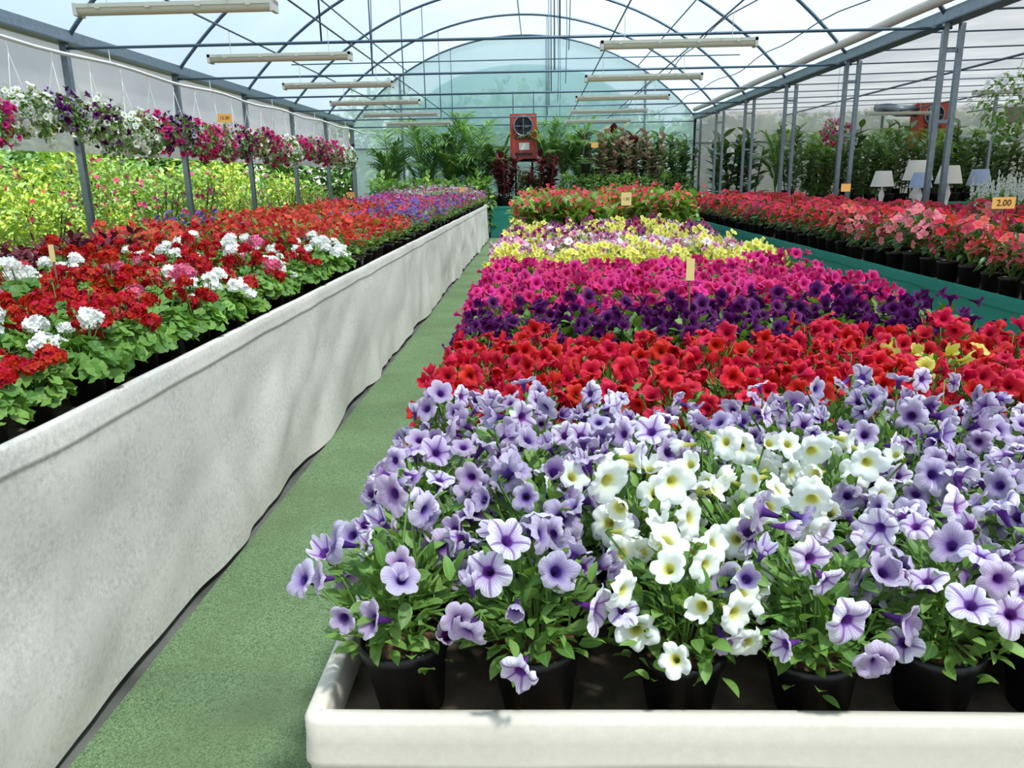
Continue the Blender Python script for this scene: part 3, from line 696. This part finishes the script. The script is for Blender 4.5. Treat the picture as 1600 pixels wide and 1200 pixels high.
# ------------------------------------------------------------ background foliage
def palm(seed,h=2.0,nf=10,n=22,pot=True):
    r=np.random.default_rng(seed); mb=MB()
    if pot: mb.revolve([(.002,0),(.12,0),(.16,.20),(.17,.22),(.15,.22),(.14,.19),(.001,.19)],(0,0,0),0,16)
    for i in range(nf):
        t=i*2.4+r.uniform(-.3,.3); L=h*r.uniform(.6,1.05); sp_=r.uniform(.25,.8); d=A(math.cos(t),math.sin(t),0)
        pts=[A(0,0,.18)+d*(sp_*h*.5*s**1.7)+A(0,0,1)*L*(s-.28*s**3.2*(1+sp_*.6)) for s in np.linspace(0,1,10)]
        mb.tube(pts,.009,1,5,r2=.003)
        for k in range(n):
            s=.25+.75*(k+.5)/n; q=s*9; a=int(min(q,8)); p=pts[a]+(pts[a+1]-pts[a])*(q-a); tg=nrm(pts[a+1]-pts[a])
            sd=nrm(np.cross(tg,A(0,0,1)))
            for sg in (-1,1):
                dv=nrm(sd*sg+tg*.7+A(0,0,.1)+r.normal(0,.08,3)); ll=h*.21*math.sin(PI*(.15+.8*(k+.5)/n))**.6
                mb.add(L_LFT,p,frame_leaf(dv,0),(ll*.9,ll,ll),2,r.integers(0,60))
    return mb.mesh('palm_%d'%seed,[M_pot,M_stem,M_leafPalm])
def ficus(seed,leafm,h=1.6,stems=3,ll=.2,pitch=.08,lt=None):
    r=np.random.default_rng(seed); mb=MB(); mb.revolve([(.002,0),(.11,0),(.15,.24),(.16,.26),(.14,.26),(.13,.23),(.001,.23)],(0,0,0),0,16)
    for s in range(stems):
        t=s*2.1+seed; bx=A(.05*math.cos(t),.05*math.sin(t),.2); top=A(.24*math.cos(t),.24*math.sin(t),h*r.uniform(.75,1)); mb.tube([bx,(bx+top)/2+A(0,0,.05),top],.012,1,6)
        n=int((h-.3)/pitch)
        for k in range(n):
            u=.12+.88*(k+.5)/n; p=bx+(top-bx)*u; a=k*2.4+s; d=A(math.cos(a),math.sin(a),.35+.5*u)
            mb.add(lt or L_FIC,p,frame_leaf(d+r.normal(0,.2,3),r.uniform(-.3,.3)),ll*r.uniform(.8,1.15),2,r.integers(0,60))
    return mb.mesh('ficus_%d'%seed,[M_pot,M_trunk,leafm])
def sans(seed):
    r=np.random.default_rng(seed); mb=MB(); add_pot(mb,.13,.085,.06,12)
    for i in range(14):
        t=r.uniform(0,6.28); d=A(.22*math.cos(t),.22*math.sin(t),1); mb.add(L_BLD,(.04*math.cos(t),.04*math.sin(t),.11),frame_leaf(d,r.uniform(0,3)),r.uniform(.28,.42),2,r.integers(0,60))
    return mb.mesh('sans_%d'%seed,[M_pot,M_soil,M_sans])
palms=[palm(601,2.0,13,26),palm(602,1.7,12,24),palm(603,2.2,14,28)]
fic=[ficus(611,M_leafDk,1.6,5,.25,.075),ficus(612,M_leafDk,1.8,5,.24,.075)]
ficR=[ficus(621,M_leafRed,1.3,5,.24,.05)]; ficV=[ficus(631,M_leafVar,1.7,5,.25,.07)]
cord=[ficus(641,M_leafRed,1.15,5,.34,.03,L_STR)]
lush=[bush(651,[M_leafLG,M_leafPalm],600,(.36,.34,.55),.13,z0=.1),bush(652,[M_leafPalm],550,(.36,.34,.5),.15,z0=.1)]
def P1(par,nm,me,x,y,z,s=1,zs=1.0): return put(nm,me,(x,y,z),rng.uniform(0,6),(s,s,s*zs),par)
zb=.845
g=empty('potted_palm_group')
for x,y,k,s,q in ((-4.3,23.3,1,1.6,1.5),(-3.3,23.4,0,1.45,1.55),(-2.5,23.4,2,1.35,1.6),(-4.2,21.9,0,1.0,1.1),(-3.6,21.7,1,1.1,1.),(-2.9,22.0,1,1.15,1.1),(-1.8,23.5,0,1.4,1.6)): P1(g,'potted_palm',palms[k],x,y,0,s,q)
for x,y,k,s,q in ((-1.15,23.6,2,1.0,1.3),(.35,23.7,0,1.2,1.4),(1.2,23.6,2,1.15,1.35),(1.3,23.2,1,1.05,1.),(.75,23.5,1,1.1,1.5),(2.1,23.8,0,1.1,1.3)): P1(g,'potted_palm',palms[k],x,y,zb,s,q)
g=empty('potted_rubber_plant_group')
for x,y,k,s in ((2.95,23.6,0,1.25),(3.4,24.0,1,1.2),(3.9,23.6,0,1.3),(4.2,24.0,1,1.2),(4.3,23.1,0,1.1),(3.5,23.1,1,.95),(-1.05,23.3,1,.95),(-1.7,22.9,0,1.3),(4.0,22.9,1,.9)): P1(g,'potted_rubber_plant',fic[k],x,y,.0 if x<-1.35 else zb,s)
for x,y,s in ((2.3,23.6,1.3),(2.7,23.1,1.15),(2.0,23.1,1.05),(3.3,23.0,1.15),(1.7,23.3,1.2)): P1(g,'potted_variegated_rubber_plant',ficV[0],x,y,zb,s)
g=empty('burgundy_foliage_plant_group')
for x,y,s in ((-.9,22.9,1.15),(.35,22.95,1.15),(2.65,23.9,1.65)): P1(g,'potted_burgundy_croton',ficR[0],x,y,zb,s)
for x,y,s in ((-.95,22.7,1.1),(-.3,22.7,1.0),(.3,22.7,1.15)): P1(g,'potted_cordyline',cord[0],x,y,zb,s)
g=empty('leafy_shrub_group')
for i,x in enumerate((-3.0,-2.4,-1.75,-3.6,-4.3,-2.0)): P1(g,'leafy_shrub',lush[i%2],x,22.6,0,1.45)
for i,x in enumerate((-.3,.1,.9,1.3,1.7,2.1,2.6,3.1,3.6,4.1)): P1(g,'leafy_shrub',lush[i%2],x,22.92,zb,.76)
hp=ficus(645,M_leafPalm,.5,3,.3,.05,L_STR)
o=put('hanging_spider_plant',hp,(1.35,22.5,1.75),0,(1,1,1)); mb=MB()
for t in (0,2.1,4.2): mb.tube([(.15*math.cos(t),.15*math.sin(t),.25),(0,0,1.5)],.005,0,5,caps=False)
mb.obj('hanger_wire',[M_gal],o)
sm=[sans(661),sans(662)]
scatter('sansevieria_row',sm,[(x,22.53+.1*(i%2),zb) for i,x in enumerate(np.arange(-.3,4.5,.17))],'potted_sansevieria',3,.1)
g=empty('side_bay_foliage_group')
for i,x in enumerate(np.arange(6.7,14.8,.5)):
    y=22.6+.5*(i%2); k=i%6
    if k in(0,3): P1(g,'potted_palm',palms[i%3],x,y,zb,1.1,1.2)
    elif k in (1,4): P1(g,'potted_rubber_plant',fic[i%2],x,y,zb,1.3)
    else: P1(g,'leafy_shrub',lush[i%2],x,y-.6,zb,1.4)
for i,x in enumerate(np.arange(6.7,14.8,.42)): P1(g,'potted_rubber_plant',fic[i%2],x,21.1+.2*(i%2),zb,.95)
for i,x in enumerate(np.arange(5.4,6.6,.4)): P1(g,'potted_rubber_plant',fic[i%2],x,23.5,0,1.7)
def spires(seed,petal):
    r=np.random.default_rng(seed); mb=MB(); add_pot(mb,n=12)
    for i in range(60):
        d=rdir(r,0,1); mb.add(L_LAN,d*A(.11,.11,.15)+A(0,0,.1),frame_leaf(d+A(0,0,.5)),.09,2,r.integers(0,60))
    for i in range(7):
        t=i*.9; b=A(.07*math.cos(t),.07*math.sin(t),.1); e=b*A(1.6,1.6,1)+A(0,0,r.uniform(.3,.42)); mb.tube([b,e],.003,3,5)
        for k in range(16):
            u=.45+.55*k/15; p=b+(e-b)*u; a=k*2.4; mb.add(F5s,p,frame_z((math.cos(a),math.sin(a),.3)),.024*(1.3-u*.8),4,r.integers(0,60))
    return mb.mesh('spire_%d'%seed,[M_pot,M_soil,M_leafP,M_stem,petal])
spm=[spires(671,G_WHT),spires(672,G_WHT)]
bench('snapdragon_bench',5.4,6.9,6.0,10.6,1.02,1.06,M_clg,.01,.02,8,.1)
scatter('white_snapdragon_bed',spm,[(x,y,1.02) for x in np.arange(5.6,6.8,.24) for y in np.arange(6.2,10.4,.25)],'potted_snapdragon',3)
M_wood=plain('wood',(150,116,80),.6,noise=.3,nscale=8)
mb=MB(); mb.box((0,0,1.08),(1.6,.9,.04)); 
for x in(-.7,.7):
    for y in(-.4,.4): mb.box((x,y,.53),(.05,.05,1.06))
mb.box((0,0,.98),(1.4,.8,.08)); t_=mb.obj('lamp_display_table',[M_wood]); t_.location=(6.0,12.3,0)
M_sh=film_mat('lampshade_fabric',(236,232,224),.02,.4); M_shb=film_mat('blue_lampshade_fabric',(186,200,222),.02,.4)
def lamp(shade):
    mb=MB(); mb.revolve([(.001,0),(.08,0),(.08,.012),(.02,.03),(.035,.12),(.05,.2),(.02,.3),(.01,.34),(.01,.42)],(0,0,0),0,20)
    mb.revolve([(.19,.34),(.125,.60)],(0,0,0),1,28); mb.revolve([(.188,.342),(.123,.598)],(0,0,0),1,28); mb.tube([(-.124,0,.595),(.124,0,.595)],.003,0,5)
    return mb.mesh('lamp',[M_whp,shade])
l1,l2=lamp(M_sh),lamp(M_shb)
for x,y,me,s in ((5.35,12.5,l1,.9),(5.72,12.05,l2,.85),(5.9,12.55,l1,1.15),(6.15,12.1,l1,1.0),(6.6,12.1,l2,.9)): put('table_lamp',me,(x,y,1.10),0,(s,s,s))

# ------------------------------------------------------------ heaters
M_red=plain('red_enamel',(172,66,48),.5,noise=.1,nscale=4); M_blk=plain('black_metal',(24,24,26),.5); M_lab=plain('label_white',(225,220,210),.6)
def heater(name,x,y,z):
    mb=MB(); mb.box((0,0,.62),(.78,.6,1.24),0); mb.box((0,-.305,.98),(.7,.02,.48),0); mb.box((0,-.305,.30),(.66,.02,.5),0)
    Rx=frame_z((0,-1,0))
    mb.revolve([(.25,0),(.28,.0),(.29,.05),(.27,.06),(.25,.05),(.25,0)],(0,-.31,.90),3,28,Rx)
    mb.revolve([(.26,.005),(.001,.006)],(0,-.31,.90),1,28,Rx)
    for i in range(5):
        a=i*2*PI/5; mb.add(leafT(4,.3,.05,.05),(0,-.325,.90),frame_leaf((math.cos(a),0,math.sin(a)),.4,(0,-1,0)),.2,1)
    mb.box((0,-.335,.90),(.5,.01,.02),3); mb.box((0,-.335,.90),(.02,.01,.5),3)
    mb.box((.02,-.32,.34),(.3,.01,.2),2); mb.box((0,-.32,.12),(.5,.01,.08),1)
    for i in range(4): mb.box((0,-.32,.53+.025*i),(.5,.012,.008),1)
    for sx in (-.3,.3): mb.tube([(sx,.1,1.24),(sx,.1,1.9)],.012,1,6)
    mb.box((0,.25,-.04),(.9,.15,.08),1)
    mb.tube([(-.25,.2,0),(-.25,.2,-z)],.03,1,8); mb.tube([(.25,.2,0),(.25,.2,-z)],.03,1,8)
    o=mb.obj(name,[M_red,M_blk,M_lab,M_gal]); o.location=(x,y,z); return o
heater('red_fan_heater',-.4,23.7,2.2)
h2=heater('red_fan_heater',11.4,24.0,2.3)
mb=MB(); mb.tube([(-.39,0,1.05),(-.9,0,1.05),(-1.2,.1,1.15),(-1.25,.5,1.2)],.16,0,14); mb.obj('flue_duct',[M_gal],h2)

# ------------------------------------------------------------ outside left planting and trees
sh=[bush(701,[M_leafY,M_leafLG],900,(.6,.6,.8),.10,z0=.1),bush(702,[M_leafY,M_leafY,M_leafLG],900,(.55,.55,.75),.10,z0=.1),bush(703,[M_leafLG,M_leafPalm],900,(.6,.6,.85),.1,flowers=[V_PNK],nf=40,fs=.04,z0=.1),bush(704,[M_leafLG,M_leafY],800,(.5,.5,.8),.1,flowers=[V_ORG,V_PNK],nf=20,fs=.04,z0=.1)]
e=empty('outside_golden_shrubs')
for row,(x,zs) in enumerate(((-7.0,1.0),(-8.1,1.2),(-9.4,1.35))):
    for y in np.arange(5,26,1.0):
        s=zs*rng.uniform(.6,1.15); put('golden_shrub',sh[int(rng.choice(4,p=[.27,.23,.25,.25]))],(x+rng.uniform(-.15,.15),y+rng.uniform(-.25,.25),-.05),rng.uniform(0,6),(s*.95,s*.95,s),e)
tr=[bush(711,[M_leafTree],1600,(2.2,2.2,1.9),.36,z0=1.0),bush(712,[M_leafTree,M_leafLG],1600,(2.4,2.2,2.2),.36,z0=.8)]
e=empty('outside_tree_line')
for i,x in enumerate(np.arange(-24,26,2.6)): put('tree',tr[i%2],(x,30.5+rng.uniform(-1,1.5),-.05),rng.uniform(0,6),(1,1,rng.uniform(.7,1.0)),e)
for i,y in enumerate(np.arange(0,30,3.3)): put('tree',tr[i%2],(-15+rng.uniform(-1,1),y,-.05),rng.uniform(0,6),(1,1,rng.uniform(.5,.7)),e)

# ------------------------------------------------------------ price tags
M_tag=plain('orange_card',(236,176,92),.7); M_tagc=plain('cream_card',(232,208,138),.7); M_ink=plain('ink',(40,30,30),.8)
def tag(x,y,z,zbase,text=None,wd=.12,ht=.08,card=None):
    mb=MB(); mb.box((0,0,0),(wd,.003,ht),0); mb.tube([(0,.004,ht*.4),(0,.004,zbase-z)],.004,1,6)
    o=mb.obj('price_tag',[card or M_tag,M_wood]); o.location=(x,y,z)
    if text:
        c=bpy.data.curves.new('price_text','FONT'); c.body=text; c.size=min(ht*.8,wd*1.5/len(text)); c.align_x='CENTER'; c.align_y='CENTER'; c.extrude=.0005; c.materials.append(M_ink)
        t=bpy.data.objects.new('price_text',c); S.collection.objects.link(t); t.parent=o; t.location=(0,-.003,0); t.rotation_euler=(PI/2,0,0)
    return o
tag(.56,2.86,1.27,.8,None,.03,.08,M_tagc)
tag(1.05,9.4,1.36,.8,'1.50',.12,.15,M_tagc)
tag(3.07,5.3,1.40,.81,'2.00',.15,.075)
tag(3.3,8.6,1.46,.81,None,.10,.08)
tag(-2.3,3.6,1.30,.9,None,.025,.08,M_tagc)
tag(-4.6,11.8,2.55,.6,'15.00',.22,.12)
tag(-2.9,12.2,1.42,.9,None,.12,.08)
tag(-1.6,16.8,1.42,.9,None,.12,.08)
tag(1.6,22.46,2.5,.84,None,.2,.14)
